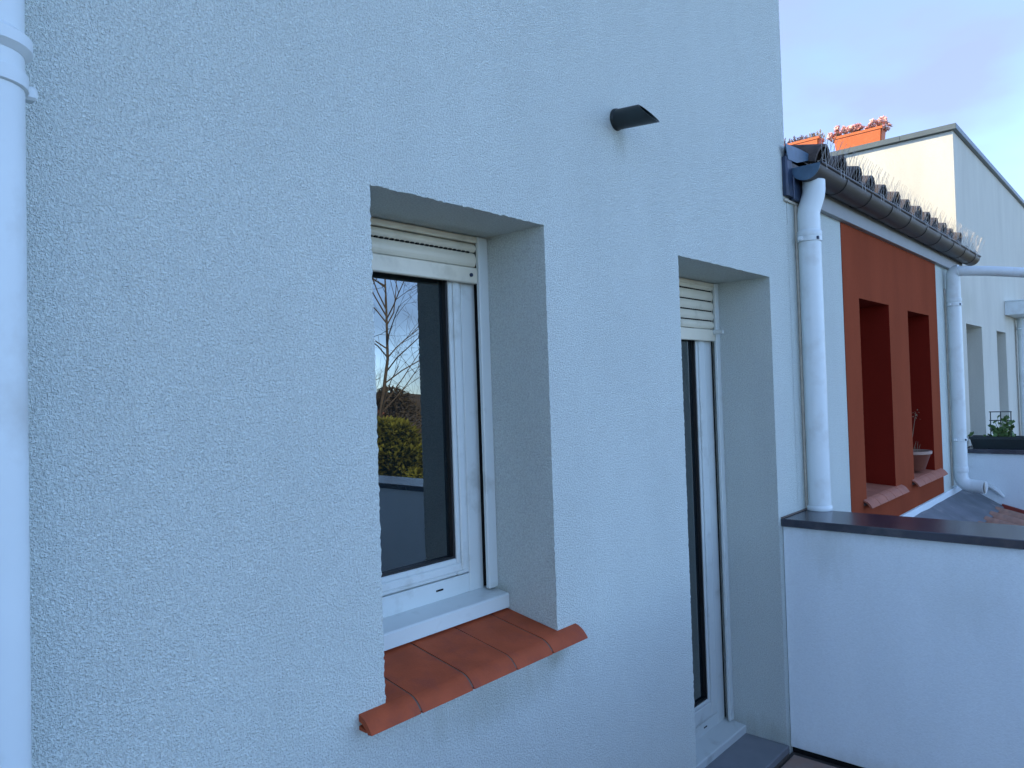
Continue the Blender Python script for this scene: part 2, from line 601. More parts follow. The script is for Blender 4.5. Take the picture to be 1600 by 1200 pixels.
# ------------------------------------------------------------------ the near house (tall block)
HOUSE_TOP = 3.95
house = thing('house', 'tall pale roughcast house with a recessed window and a narrow glazed door', 'house', (0.5, 0.2, 0))
WIN = (1.083, 1.731, 0.958, 2.205)
DOOR = (2.541, 3.400, 0.0, 2.208)
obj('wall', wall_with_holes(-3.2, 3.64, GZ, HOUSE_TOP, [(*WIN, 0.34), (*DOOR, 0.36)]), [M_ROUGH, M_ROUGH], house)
bm = B()   # party wall, back and left walls behind the facade slab
box(bm, 3.28, 3.637, 0.402, 8.0, GZ, HOUSE_TOP - 0.003)
box(bm, -3.197, -2.85, 0.402, 8.0, GZ, HOUSE_TOP - 0.003)
box(bm, -2.847, 3.277, 7.6, 8.0, GZ, HOUSE_TOP - 0.003)
obj('side_wall', bm, M_RENDER, house)
obj('unseen_shading_wall', bx(-3.2, 0.10, -0.42, -0.0015, GZ, HOUSE_TOP - 0.004), M_ROUGH, house)  # unseen wall added beside the view to darken the facade's left end
obj('flat_roof', bx(-2.845, 3.275, 0.402, 7.597, HOUSE_TOP - 0.35, HOUSE_TOP - 0.12), M_FLATROOF, house)
bm = B()
box(bm, -3.24, 3.68, -0.04, 0.42, HOUSE_TOP, HOUSE_TOP + 0.045, bev=0.004)
box(bm, 3.25, 3.68, 0.421, 8.03, HOUSE_TOP, HOUSE_TOP + 0.045, bev=0.004)
obj('coping', bm, M_COPING2, house)
bm = B()
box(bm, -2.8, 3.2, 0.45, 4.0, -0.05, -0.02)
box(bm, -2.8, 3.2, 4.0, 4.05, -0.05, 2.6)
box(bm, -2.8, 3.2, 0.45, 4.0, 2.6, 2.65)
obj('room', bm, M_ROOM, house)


def bar_frame(bm, x0, x1, z0, z1, w, y0, y1, bev=0.003, wb=None):
    """four mitre-like bars"""
    wb = w if wb is None else wb
    box(bm, x0, x0 + w, y0, y1, z0, z1, bev)
    box(bm, x1 - w, x1, y0, y1, z0, z1, bev)
    box(bm, x0 + w, x1 - w, y0 + 0.0006, y1, z0, z0 + wb, bev)
    box(bm, x0 + w, x1 - w, y0 + 0.0006, y1, z1 - w, z1, bev)
    return bm


def slat_profile(y, z0, z1, d=0.011):
    """one curved shutter slat, seen from its end: (y,z)"""
    pts = []
    for i in range(7):
        t = i / 6
        pts.append((y - d * math.sin(PI * (0.12 + 0.76 * t)) + d * 0.3, z0 + (z1 - z0) * t))
    return pts + [(y + 0.006, z1), (y + 0.006, z0)]


def glazing(parent, name, x0, x1, z0, z1, y, sill_z, slats, bar, rail_w, edge, fr_w, sash_w, bottom_fr, door=False, sill_y=0.19):
    """recessed PVC window: roller shutter, guide rails, outer frame, opening sash with gasket and pane, sill"""
    w = obj(name, bar_frame(B(), x0 + edge, x1 - edge, sill_z - 0.012, z1 - 0.004, fr_w, y + 0.028, y + 0.08, wb=bottom_fr), M_PVC, parent)
    for xs in (x0, x1 - rail_w):
        bm = B()
        box(bm, xs + 0.0005, xs + rail_w - 0.0005, y - 0.010, y + 0.006, sill_z - 0.008, z1 - 0.002, 0.003)
        obj('guide_rail', bm, M_PVC, w)
    for xs, xe in ((x0 + 0.001, x0 + edge - 0.0005), (x1 - edge + 0.0005, x1 - 0.001)):
        obj('shutter_slot', bx(xs, xe, y + 0.034, y + 0.07, sill_z - 0.008, z1 - 0.004), M_DARK, w)
    sx0, sx1 = x0 + edge + fr_w, x1 - edge - fr_w
    sz0, sz1 = sill_z - 0.012 + bottom_fr, z1 - 0.004 - fr_w
    bm = bar_frame(B(), sx0 + 0.004, sx1 - 0.004, sz0 + 0.004, sz1 - 0.004, sash_w, y + 0.024, y + 0.078, 0.004)
    # raised inner step of the sash profile
    bar_frame(bm, sx0 + 0.016, sx1 - 0.016, sz0 + 0.016, sz1 - 0.016, sash_w - 0.026, y + 0.018, y + 0.0245, 0.004)
    sash = obj('sash', bm, M_PVC, w)
    gx0, gx1, gz0, gz1 = sx0 + sash_w, sx1 - sash_w, sz0 + sash_w, sz1 - sash_w
    obj('gasket', bar_frame(B(), gx0 - 0.001, gx1 + 0.001, gz0 - 0.001, gz1 + 0.001, 0.012, y + 0.032, y + 0.062, 0.001), M_GASKET, w)
    obj('pane', bx(gx0 + 0.004, gx1 - 0.004, y + 0.048, y + 0.070, gz0 + 0.004, gz1 - 0.004), M_GLASS, w)
    # shutter
    s0 = None
    zs = slats
    for i in range(len(zs) - 1):
        obj('shutter_slat', extrude_profile(B(), slat_profile(y + 0.009, zs[i + 1] + 0.0022, zs[i] - 0.0022), 'x', x0 + rail_w - 0.006, x1 - rail_w - 0.001), M_CREAMPVC, w, smooth=False)
    bm = B()   # row of light holes in the slat joints
    for i in range(1, len(zs) - 1):
        k = x0 + rail_w + 0.01
        while k < x1 - rail_w - 0.02:
            box(bm, k, k + 0.010, y + 0.004, y + 0.0130, zs[i] - 0.0026, zs[i] + 0.0026)
            k += 0.019
    if len(bm.verts):
        tag(obj('light_hole', bm, M_DARK, w), kind='stuff')
    bm = bx(x0 + rail_w - 0.006, x1 - rail_w - 0.001, y - 0.004, y + 0.014, bar[0], bar[1], bev=0.003)
    obj('bottom_bar', bm, M_CREAMPVC, w)
    obj('head_trim', bx(x0 + 0.001, x1 - 0.001, y - 0.003, y + 0.02, z1 - 0.022, z1 - 0.003, bev=0.002), M_CREAMPVC, w)
    # drain slot in the bottom frame bar
    bm = B()
    cx = x1 - edge - fr_w - 0.13
    box(bm, cx - 0.014, cx + 0.014, y + 0.0265, y + 0.0295, sill_z + 0.019, sill_z + 0.024)
    obj('drain_slot', bm, M_DARK, w)
    # sill: sloping top, upright nose
    pr = [(y + 0.08, sill_z - 0.010), (y + 0.030, sill_z - 0.010), (sill_y + 0.004, sill_z - 0.022), (sill_y, sill_z - 0.026),
          (sill_y, sill_z - 0.066), (sill_y + 0.010, sill_z - 0.066), (y + 0.08, sill_z - 0.050)]
    obj('sill', extrude_profile(B(), pr, 'x', x0 + 0.0015, x1 - 0.0015), M_PVC, w)
    return w


YW = 0.245
win = glazing(house, 'window', *WIN, YW, 1.092, [2.182, 2.152, 2.105], (2.053, 2.103), 0.044, 0.029, 0.062, 0.052, 0.060)
bm = B()
tube(bm, [(1.655, YW - 0.0035, 2.078), (1.655, YW - 0.009, 2.078)], 0.006, 10)
obj('screw', bm, M_NAVY, win)
YD = 0.268
door = glazing(house, 'glazed_door', DOOR[0], DOOR[1], DOOR[2], DOOR[3], YD, 0.082,
               [2.200, 2.165, 2.116, 2.068, 2.021, 1.980], (1.922, 1.978), 0.040, 0.024, 0.070, 0.088, 0.060, sill_y=0.198)
bm = B()
tube(bm, [(3.345, YD, 1.965), (3.345, YD - 0.012, 1.965)], 0.013, 14)
tube(bm, [(3.345, YD - 0.010, 1.965), (3.345, YD - 0.052, 1.965)], [0.0115, 0.0095], 14)
obj('shutter_stop', bm, M_PVC, door, smooth=True)

# sill tiles of the near window
def nose_profile(y_back, z_back, y_wall, z_wall, y_nose, z_bot, th=0.016, n=7):
    top = [(y_back, z_back), (y_wall, z_wall)]
    cx, cz = y_wall, z_wall
    ry, rz = y_wall - y_nose, z_wall - z_bot
    drop = lambda t: 0.38 * t + 0.62 * t ** 2.4
    arc = [(y_wall - ry * i / n, z_wall - rz * drop(i / n)) for i in range(1, n + 1)]
    iarc = [(y_wall - (ry - th * 0.9) * i / n, z_wall - th - (rz - th + 0.002) * drop(i / n)) for i in range(n, 0, -1)]
    return top + arc + iarc + [(y_wall, z_wall - th), (y_back, z_back - th)]

ws = obj('window_sill', bx(1.03, 1.80, -0.006, 0.24, 0.936, 0.952), M_MORTAR, house)
joints = [1.003, 1.154, 1.328, 1.495, 1.652, 1.822]
for i in range(5):
    a, b = joints[i] + 0.003, joints[i + 1] - 0.003
    dz = random.uniform(-0.0007, 0.0007)
    if i == 0 or i == 4:   # end tiles: the part in front of the wall face runs past the opening
        bm = B()
        ia, ib = (WIN[0] + 0.001, b) if i == 0 else (a, WIN[1] - 0.001)
        extrude_profile(bm, nose_profile(0.0, 0.9860, -0.006, 0.9845, -0.047, 0.950), 'x', a, b)
        extrude_profile(bm, [(0.26, 1.031), (0.0005, 0.9860), (0.0005, 0.970), (0.26, 1.013)], 'x', ia, ib)
        # foot of the hollow end
        extrude_profile(bm, [(-0.0005, 0.951), (-0.026, 0.9505), (-0.028, 0.955), (-0.0005, 0.960)], 'x', a, b)
    else:
        bm = extrude_profile(B(), nose_profile(0.26, 1.031 + dz, -0.006, 0.9845 + dz, -0.047, 0.950 + dz), 'x', a, b)
    obj('sill_tile', bm, M_SILL, ws, smooth=True)
for j in joints[1:-1]:
    obj('mortar_joint', extrude_profile(B(), nose_profile(0.25, 1.0265, -0.006, 0.9820, -0.0420, 0.9545), 'x', j - 0.004, j + 0.004), M_MORTAR, ws, smooth=True)

# door step slab
bm = bx(2.545, 3.397, -0.012, 0.21, -0.010, 0.024, bev=0.003)
obj('door_step', bm, M_STONE, house)
bm = B()
box(bm, 2.54, 3.405, -0.008, -0.0005, -0.05, -0.0105)
obj('step_bed', bm, M_MORTAR, house)

# ------------------------------------------------------------------ low neighbour house with red panel
low = thing('house', 'low house with a deep red painted panel and two narrow window niches', 'house', (5.5, 0.2, 0))
P0, P1, PZ0, PZ1 = 4.43, 6.672, 0.80, 2.6205
bm = B()
EAVE = 2.84
for a, b, c, d in ((3.643, P0, GZ, EAVE), (P1, 7.557, GZ, EAVE), (P0, P1, GZ, PZ0), (P0, P1, PZ1, EAVE)):
    v = [bm.verts.new((x, 0.0, z)) for x, z in ((a, c), (b, c), (b, d), (a, d))]
    bm.faces.new(v)
box(bm, 3.643, 7.557, 0.62, 0.66, GZ, EAVE)
obj('wall', bm, M_ROUGH, low)
N1 = (4.708, 5.330, 0.985, 2.204)
N2 = (5.793, 6.402, 0.985, 2.195)
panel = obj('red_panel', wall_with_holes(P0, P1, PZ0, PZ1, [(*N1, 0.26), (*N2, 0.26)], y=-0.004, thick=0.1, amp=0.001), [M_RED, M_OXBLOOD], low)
for (a, b, c, d) in (N1, N2):
    w = obj('window', bar_frame(B(), a + 0.001, b - 0.001, c + 0.03, d - 0.001, 0.06, 0.222, 0.27), M_PVC, low)
    obj('pane', bx(a + 0.055, b - 0.055, 0.240, 0.262, c + 0.085, d - 0.055), M_GLASS, w)
for (a, b, c, d) in (N1, N2):
    s = obj('window_sill', bx(a - 0.06, b + 0.06, -0.008, -0.0045, c - 0.020, c - 0.005), M_MORTAR, low)
    x0, x1 = a - 0.07, b + (0.13 if b < 6 else 0.19)
    n = 5
    for i in range(n):
        p, q = x0 + (x1 - x0) * i / n + 0.003, x0 + (x1 - x0) * (i + 1) / n - 0.003
        bm = extrude_profile(B(), nose_profile(-0.005, c + 0.016, -0.010, c + 0.014, -0.055, c - 0.030, th=0.012), 'x', p, q)
        ip, iq = max(p, a + 0.001), min(q, b - 0.001)
        if iq > ip:
            extrude_profile(bm, [(0.22, c + 0.034), (-0.0045, c + 0.018), (-0.0045, c + 0.004), (0.22, c + 0.02)], 'x', ip, iq)
        obj('sill_tile', bm, M_SILLPALE, s, smooth=True)
obj('plinth', bx(3.74, 7.46, -0.016, -0.0005, 0.70, PZ0 - 0.004, bev=0.002), M_RENDER, low)
bm = B()
box(bm, 3.905, 7.555, -0.034, -0.0005, 2.622, 2.735, bev=0.002)
obj('fascia', bm, M_FASCIA, low)
obj('eaves_board', bx(3.66, 7.555, -0.020, -0.001, 2.736, 2.84), M_GUTTER, low)

# roof
SL = 0.25
bm = extrude_profile(B(), [(-0.02, 2.835), (2.6, 2.835 + 2.62 * SL), (2.6, 2.80 + 2.62 * SL), (-0.02, 2.80)], 'x', 3.645, 7.555)
roof = obj('roof', bm, M_ROOFTILE, low)


def barrel_tile(r0, r1, L, th=0.015, seg=10, up=True, rise=1.0):
    """tapered half-round tile along +y, solid; r0 at y=0"""
    bm = B()
    rings = []
    for (y, r) in ((0, r0), (L, r1)):
        for rr in (r, r - th):
            ring = []
            for k in range(seg + 1):
                t = PI * k / seg
                z = rr * math.sin(t) * rise
                ring.append(bm.verts.new((rr * math.cos(t), y, z if up else -z)))
            rings.append(ring)
    o0, i0, o1, i1 = rings
    for k in range(seg):
        bm.faces.new((o0[k], o0[k + 1], o1[k + 1], o1[k]))
        bm.faces.new((i0[k], i1[k], i1[k + 1], i0[k + 1]))
        bm.faces.new((o0[k], i0[k], i0[k + 1], o0[k + 1]))
        bm.faces.new((o1[k], o1[k + 1], i1[k + 1], i1[k]))
    for k in (0, seg):
        bm.faces.new((o0[k], o1[k], i1[k], i0[k]))
    return bm


def tile_roof(parent, x_first, pitch, cols, rows, y0, z0, slope, step, m, rad, sign=1, first=0):
    """cover tiles over channel tiles, each an object sharing one mesh"""
    ang = math.atan(slope)
    rx = ang
    cov = obj('roof_tile', barrel_tile(rad, rad * 0.86, step + 0.06), m, parent, loc=(0, 0, 0), smooth=True)
    chn = obj('channel_tile', barrel_tile(rad * 0.86, rad, step + 0.06, up=False, rise=0.6), m, parent, loc=(0, 0, 0), smooth=True)
    n = 0
    for r in range(rows):
        for c in range(cols + 1):
            yy = y0 + r * step * math.cos(ang) * sign
            zz = z0 + r * (step * math.sin(ang))
            rz = 0 if sign > 0 else PI
            jit = random.uniform(-0.012, 0.012)
            if c < cols:
                loc = (x_first + pitch * c, yy + random.uniform(-0.008, 0.008), zz + 0.006 + random.uniform(-0.003, 0.003))
                o = cov if n == 0 else dup(cov, parent)
                o.location = Vector(loc) - WP[parent.name]
                o.rotation_euler = (rx, random.uniform(-.04, .04), rz + jit)
            if c < cols or True:
                loc = (x_first + pitch * (c - 0.5), yy + 0.03 * sign, zz + 0.012)
                o = chn if n == 0 else dup(chn, parent)
                o.location = Vector(loc) - WP[parent.name]
                o.rotation_euler = (rx, 0, rz)
            n += 1


tile_roof(roof, 3.985, 0.2745, 13, 7, -0.055, 2.838, SL, 0.34, M_ROOFTILE, 0.106)
# lead flashing against the tall house
fl = extrude_profile(B(), [(3.580, 2.872), (3.78, 2.886), (3.915, 2.888), (3.918, 2.862), (3.72, 2.806), (3.610, 2.800)], 'y', -0.030, -0.025)
extrude_profile(fl, [(3.643, 2.875), (3.643, 2.872), (3.90, 2.880), (3.90, 2.884)], 'y', -0.0245, 0.30)
obj('flashing', fl, M_CAP, low)
bm = B()
box(bm, 3.672, 3.90, -0.030, -0.0008, 2.615, 2.735, bev=0.004)
obj('corner_board', bm, M_NAVY, low)
bm = B()
pr = [(3.598, -0.001), (3.598, -0.018), (3.606, -0.026), (3.66, -0.028), (3.668, -0.022), (3.670, -0.001)]
extrude_profile(bm, pr, 'z', 2.625, 2.835)
bmesh.ops.bevel(bm, geom=[e for e in bm.edges if all(v.co.z > 2.83 for v in e.verts)], offset=0.018, segments=3, affect='EDGES')
obj('corner_cover', bm, M_NAVY, low, smooth=True)
obj('corner_bead', bx(3.600, 3.93, -0.012, -0.0006, 2.600, 2.613, bev=0.002), M_BEIGE, low)

# gutter
gut = thing('gutter', 'dark half-round gutter along the eaves of the low tiled roof', 'gutter', (5.6, -0.085, 2.70))
GR, GY, GZC = 0.072, -0.085, 2.772
def half_ring(r0, r1, a0=0.0, a1=PI, n=14):
    o = [(GY - r0 * math.cos(a0 + (a1 - a0) * k / n), GZC - r0 * math.sin(a0 + (a1 - a0) * k / n)) for k in range(n + 1)]
    i = [(GY - r1 * math.cos(a0 + (a1 - a0) * k / n), GZC - r1 * math.sin(a0 + (a1 - a0) * k / n)) for k in range(n, -1, -1)]
    return o + i
obj('trough', extrude_profile(B(), half_ring(GR, GR - 0.003), 'x', 3.682, 7.640), M_GUTTER, gut, smooth=True)
bm = B()
tube(bm, [(3.682, GY - GR, GZC + 0.001), (7.640, GY - GR, GZC + 0.001)], 0.0085, 10)
obj('lip_bead', bm, M_GUTTER, gut, smooth=True)
bm = B()
pts = [(GY - GR * math.cos(PI * k / 14), GZC - GR * math.sin(PI * k / 14)) for k in range(15)]
extrude_profile(bm, pts, 'x', 3.676, 3.6815)
ec = obj('end_cap', bm, M_CAP, gut)  # blue stands for the sky's reflection, painted into the cap's colour
bm = B()
extrude_profile(bm, pts, 'x', 7.6405, 7.646)
obj('end_cap', bm, M_GUTTER, gut)
br = obj('bracket', extrude_profile(B(), half_ring(GR + 0.0035, GR + 0.0005), 'x', -0.012, 0.012), M_GUTTER, gut, loc=(4.09, 0, 0), smooth=True)
for k in range(1, 9):
    dup(br, gut, (4.09 + 0.42 * k, 0, 0))

# bird spikes: strip clipped to the gutter lip
spk = thing('bird_spikes', 'row of thin wire bird spikes clipped along the gutter lip', 'bird spikes', (5.6, -0.15, 2.79))
bm = B()
box(bm, 3.70, 7.635, -0.150, -0.136, 2.7835, 2.7865)
obj('strip', bm, M_WIRE, spk)
def wire(path, r=0.0009):
    return tube(B(), path, r, 4)
w1 = obj('spike', wire([(0, 0, 0), (0, -0.055, 0.125)]), M_WIRE, spk, loc=(3.72, -0.143, 2.786))
n = 0
x = 3.74
while x < 7.63:
    dup(w1, spk, (x, -0.143, 2.786), rot=(random.uniform(-.12, .12), random.uniform(-.10, .10), random.uniform(-.1, .1)))
    dup(w1, spk, (x + 0.014, -0.143, 2.786), rot=(-0.42 + random.uniform(-.08, .08), random.uniform(-.12, .12), 0))
    x += 0.040
c1 = obj('clip', wire([(0, 0.008, 0.004), (0, -0.012, 0.006), (0, -0.024, -0.002), (0, -0.026, -0.045)], 0.0016), M_WIRE, spk, loc=(3.72, -0.148, 2.786))
x = 3.93
while x < 7.6:
    dup(c1, spk, (x, -0.148, 2.786))
    dup(c1, spk, (x + 0.05, -0.148, 2.786))
    x += 0.345

# ------------------------------------------------------------------ tall far house
far = thing('house', 'tall far house with cream sunlit side wall and grey parapet cap', 'house', (10, 0.2, 0))
FT = 3.915
FD = (7.80, 8.54, 0.0, 2.203)
FW = (9.349, 9.925, 0.985, 2.20)
obj('wall', wall_with_holes(7.560, 14.4, GZ, FT, [(*FD, 0.34), (*FW, 0.34)], amp=0.0008, thick=0.015), [M_CREAM, M_CREAM], far)
bm = B()
box(bm, 7.560, 7.78, 0.0155, 8.0, GZ, FT - 0.003)
box(bm, 14.05, 14.397, 0.402, 8.0, GZ, FT - 0.003)
box(bm, 7.903, 14.047, 7.6, 8.0, GZ, FT - 0.003)
obj('side_wall', bm, M_CREAM, far, label='cream sunlit side wall above the low roof')
obj('flat_roof', bx(7.903, 14.04, 0.402, 7.597, FT - 0.3, FT - 0.1), M_FLATROOF, far)
bm = B()
# coping with down-turned lips, mitred round the corner
box(bm, 7.525, 14.45, -0.035, 0.42, FT + 0.001, FT + 0.052, bev=0.003)
box(bm, 7.525, 7.95, 0.4205, 8.03, FT + 0.001, FT + 0.052, bev=0.003)
obj('coping', bm, M_COPING2, far)
for (a, b, c, d), nm in ((FD, 'glazed_door'), (FW, 'window')):
    w = obj(nm, bar_frame(B(), a + 0.001, b - 0.001, c + 0.02, d - 0.001, 0.08, 0.25, 0.32), M_PVC, far)
    obj('pane', bx(a + 0.075, b - 0.075, 0.275, 0.300, c + 0.095, d - 0.075), M_GLASS, w)

# ------------------------------------------------------------------ downpipes
def downpipe(label, x, y, r, ztop, zbot, collars, brackets, head=None, foot=None, strip=True, group='white downpipes along the facade', dxt=0.0):
    t = thing('downpipe', label, 'downpipe', (x, y, zbot), group)
    path = (head or [(x + dxt, y, ztop)]) + [(x, y, zbot)]
    if foot:
        path = path[:-1] + foot
    bm = tube(B(), path, r, 24)
    obj('pipe', bm, M_PIPE, t, smooth=True)
    for z, h, e in collars:
        f = (z - zbot) / max(ztop - zbot, .1) * dxt
        bm = B()
        tube(bm, [(x + f, y, z), (x + f, y, z + h * 0.25), (x + f, y, z + h * 0.75), (x + f, y, z + h)], [r + 0.0008, r + e, r + e, r + 0.0008], 24)
        obj('collar', bm, M_PIPE, t, smooth=True)
    for z in brackets:
        f = (z - zbot) / max(ztop - zbot, .1) * dxt
        bm = B()
        tube(bm, [(x + f, y, z - 0.013), (x + f, y, z - 0.011), (x + f, y, z + 0.011), (x + f, y, z + 0.013)], [r + 0.001, r + 0.005, r + 0.005, r + 0.001], 24)
        b = obj('bracket', bm, M_PIPE, t, smooth=True)
        tag(obj('clip_bolt', bx(x + f - 0.035, x + f - 0.022, y - r * 0.95 - 0.006, y - r * 0.75, z - 0.008, z + 0.008, 0.002), M_NAVY, b))
        obj('standoff', bx(x + f - 0.012, x + f + 0.012, y + r, 0.0, z - 0.010, z + 0.010), M_PIPE, b)
        for sg in (1, -1):
            obj('lug', bx(min(x + f + sg * (r - 0.002), x + f + sg * (r + 0.022)), max(x + f + sg * (r - 0.002), x + f + sg * (r + 0.022)), y + 0.008, y + 0.032, z - 0.011, z + 0.011, 0.004), M_PIPE, b)
    if strip:
        bm = B()
        box(bm, x - 0.030, x - 0.010, -0.013, -0.001, zbot + 0.02, ztop - 0.1, 0.003)
        obj('sealant_strip', bm, M_BEIGE, t)
    return t

downpipe('thick white downpipe close by on the left, with a ring collar', 0.271, -0.085, 0.055, 4.1, -0.02,
         [(2.236, 0.036, 0.011)], [2.198], strip=False, dxt=0.055)
mx_ = 3.762
downpipe('white downpipe from the gutter outlet, standing behind the dark parapet cap', mx_, -0.062, 0.054, 2.70, 0.74,
         [(2.425, 0.04, 0.006), (1.065, 0.03, 0.006)], [2.42],
         head=[(mx_ + 0.014, -0.088, 2.712), (mx_ + 0.014, -0.088, 2.665), (mx_ + 0.012, -0.085, 2.64), (mx_ + 0.002, -0.065, 2.57), (mx_, -0.062, 2.545)])
fx, fy = 6.985, -0.066
fr_ = 0.0525
downpipe('white corner downpipe with an open elbow draining onto the zinc valley', fx, fy, fr_, 2.55, 0.80,
         [(2.33, 0.035, 0.005), (0.93, 0.05, 0.005)], [2.31, 1.20],
         head=arc_pipe((fx, fy - 0.6, 2.58), (fx, fy, 2.585), (fx, fy, 2.2), 0.045, 6),
         foot=arc_pipe((fx, fy, 1.5), (fx, fy, 0.825), (fx, fy - 1, 0.80), 0.085, 7) + [(fx - 0.02, fy - 0.17, 0.818)])
last = [o for o in bpy.data.objects if o.name.startswith('downpipe')]
tfar = sorted(last, key=lambda o: o.name)[-1]
bm = B()
tube(bm, [(fx, fy - 0.04, 2.585), (fx + 0.03, fy - 0.25, 2.560), (fx + 0.10, fy - 0.52, 2.515)], 0.040, 18)
tube(bm, [(fx + 0.098, fy - 0.50, 2.518), (fx + 0.13, fy - 0.62, 2.495)], 0.044, 18)
obj('branch_pipe', bm, M_PIPE, tfar, smooth=True, label='weathered horizontal branch pipe')
bm = B()
tube(bm, [(fx - 0.02, fy - 0.1705, 0.818), (fx - 0.02, fy - 0.1715, 0.818)], 0.046, 18)
obj('outlet_opening', bm, M_BEIGE, tfar)

rain = downpipe('white downpipe below a square rain hopper on the far house', 10.62, -0.07, 0.052, 2.42, 0.0, [(2.36, 0.03, 0.004)], [2.27])
bm = B()
extrude_profile(bm, [(9.93, 2.545), (10.85, 2.545), (10.85, 2.40), (9.93, 2.40)], 'y', -0.19, -0.002)
hop = obj('rain_hopper', bm, M_PIPE, rain)
obj('rim', bx(9.92, 10.86, -0.20, -0.0015, 2.5455, 2.56, bev=0.003), M_PIPE, hop)

# ------------------------------------------------------------------ parapets between the terraces
def parapet(label, x0, x1, cap0, cap1, ztop, ylen, face_m):
    t = thing('parapet_wall', label, 'wall', ((x0 + x1) / 2, -ylen / 2, 0), 'parapet walls between the terraces')
    obj('wall', bx(x0, x1, -ylen, -0.0015, 0.0, ztop - 0.034, bev=0.003), face_m, t)
    obj('base', bx(x0 + 0.022, x1, -ylen, -0.0015, GZ, -0.0005), M_DARK, t)
    pr = [(cap0, ztop), (cap0 - 0.0005, ztop - 0.036), (cap0 + 0.003, ztop - 0.036), (cap0 + 0.003, ztop - 0.033), (cap1 - 0.003, ztop - 0.033), (cap1, ztop - 0.036), (cap1, ztop)]
    obj('coping', bx(cap0, cap1, -ylen - 0.02, -0.0015, ztop - 0.0335, ztop + 0.003, bev=0.003), M_COPING, t)
    bm = B()
    pr = [(cap0 + 0.004, -0.006), (cap1 - 0.002, -0.006), (cap1 - 0.002, 0.006), (cap0 + 0.004, 0.006)]
    box(bm, cap0 + 0.003, cap1 - 0.003, -0.012, -0.0012, ztop + 0.0032, ztop + 0.010, 0.003)
    obj('sealant_joint', bm, M_MORTAR, t)
    return t

parapet('low white parapet with a dark cap at the right of the glazed door', 3.440, 3.715, 3.420, 3.760, 1.068, 3.4, M_RENDER)
parapet('low white parapet with dark cap beneath the far black planter', 7.500, 7.760, 7.470, 7.790, 1.080, 3.4, M_RENDER)
t = thing('parapet_wall', 'low white parapet along the outer edge of the terrace', 'wall', (1.5, -3.4, 0), 'parapet walls between the terraces')
obj('wall', bx(-3.2, 3.44, -3.66, -3.40, 0.0, 1.03, bev=0.003), M_RENDER, t)
obj('base', bx(-3.2, 3.44, -3.66, -3.42, GZ, -0.0005), M_RENDER, t)
obj('coping', bx(-3.2, 3.415, -3.69, -3.37, 1.0335, 1.07, bev=0.003), M_COPING, t)

# ------------------------------------------------------------------ terrace floor
fl_ = tag(obj('terrace_floor', bx(-3.2, 3.46, -3.42, 0.30, -0.12, -0.032), M_CONC), kind='structure')
t1 = None
TS = 0.333
for i in range(-9, 10):
    for j in range(0, 10):
        x0 = 3.405 - (i + 10 - 0) * 0 - TS * (i + 9)
        y0 = -0.022 - TS * (j + 1)
        if x0 - TS < -2.9 or y0 < -3.42:
            continue
        if t1 is None:
            t1 = obj('floor_tile', bx(-TS + 0.006, 0, 0, TS - 0.006, -0.014, 0.0, bev=0.002), M_FLOOR, fl_, loc=(x0, y0, -0.016))
        else:
            dup(t1, fl_, (x0, y0, -0.016 + random.uniform(-.0008, .0008)))
fl2 = tag(obj('terrace_floor', bx(7.5, 14.4, -3.42, -0.002, -0.12, -0.016), M_FLOOR), kind='structure')

# ------------------------------------------------------------------ low tiled lean-to roof between the parapets
lt = thing('lean_to_roof', 'lower roof of pale canal tiles with a grey zinc valley behind the parapet', 'roof', (5.6, -1.2, 0.3))
bm = B()
nx, ny = 40, 8
g = []
for j in range(ny + 1):
    for i in range(nx + 1):
        x = 3.725 + (7.492 - 3.725) * i / nx
        y = -0.0165 - 0.27 * j / ny
        z = 0.750 - 0.155 * j / ny + 0.006 * mnoise.noise(Vector((x * 3.5, y * 9, 1)))
        if x > 7.0 and j < 3:
            z += 0.0
        g.append(bm.verts.new((x, y, z)))
for j in range(ny):
    for i in range(nx):
        a = j * (nx + 1) + i
        bm.faces.new((g[a], g[a + 1], g[a + nx + 2], g[a + nx + 1]))
obj('zinc_valley', bm, M_ZINC, lt, smooth=True)
deck = obj('roof_deck', extrude_profile(B(), [(-0.27, 0.555), (-3.2, 0.555 - 2.93 * 0.3), (-3.2, 0.45 - 2.93 * 0.3), (-0.27, 0.45)], 'x', 3.72, 7.49), M_MORTAR, lt)
cov = obj('roof_tile', barrel_tile(0.080, 0.098, 0.42), M_REDTILE, deck, loc=(0, 0, 0), smooth=True)
chn = obj('channel_tile', barrel_tile(0.09, 0.08, 0.42, up=False, rise=0.5), M_REDTILE, deck, loc=(0, 0, 0), smooth=True)
n = 0
ang = math.atan(0.30)
for r in range(8):
    for c in range(14):
        yy = -0.235 - r * 0.36 * math.cos(ang)
        zz = 0.545 - r * 0.36 * math.sin(ang)
        o = cov if n == 0 else dup(cov, deck)
        o.location = Vector((3.80 + 0.2675 * c + random.uniform(-.006, .006), yy + random.uniform(-.012, .012), zz + 0.004)) - WP[deck.name]
        o.rotation_euler = (-ang, random.uniform(-.03, .03), PI + random.uniform(-.015, .015))
        o = chn if n == 0 else dup(chn, deck)
        o.location = Vector((3.80 + 0.2675 * (c + 0.5), yy - 0.03, zz + 0.010)) - WP[deck.name]
        o.rotation_euler = (-ang, 0, PI)
        n += 1
bm = extrude_profile(B(), [(-0.27, 0.620), (-3.3, 0.620 - 3.03 * 0.28), (-3.3, 0.565 - 3.03 * 0.28), (-0.27, 0.565)], 'x', 7.465, 7.492)
obj('edge_board', bm, mat('red_edge_board', (0.24, 0.035, 0.022), 0.6, var=0.15), lt, label='dark red edge board along the far parapet')
bm = B()
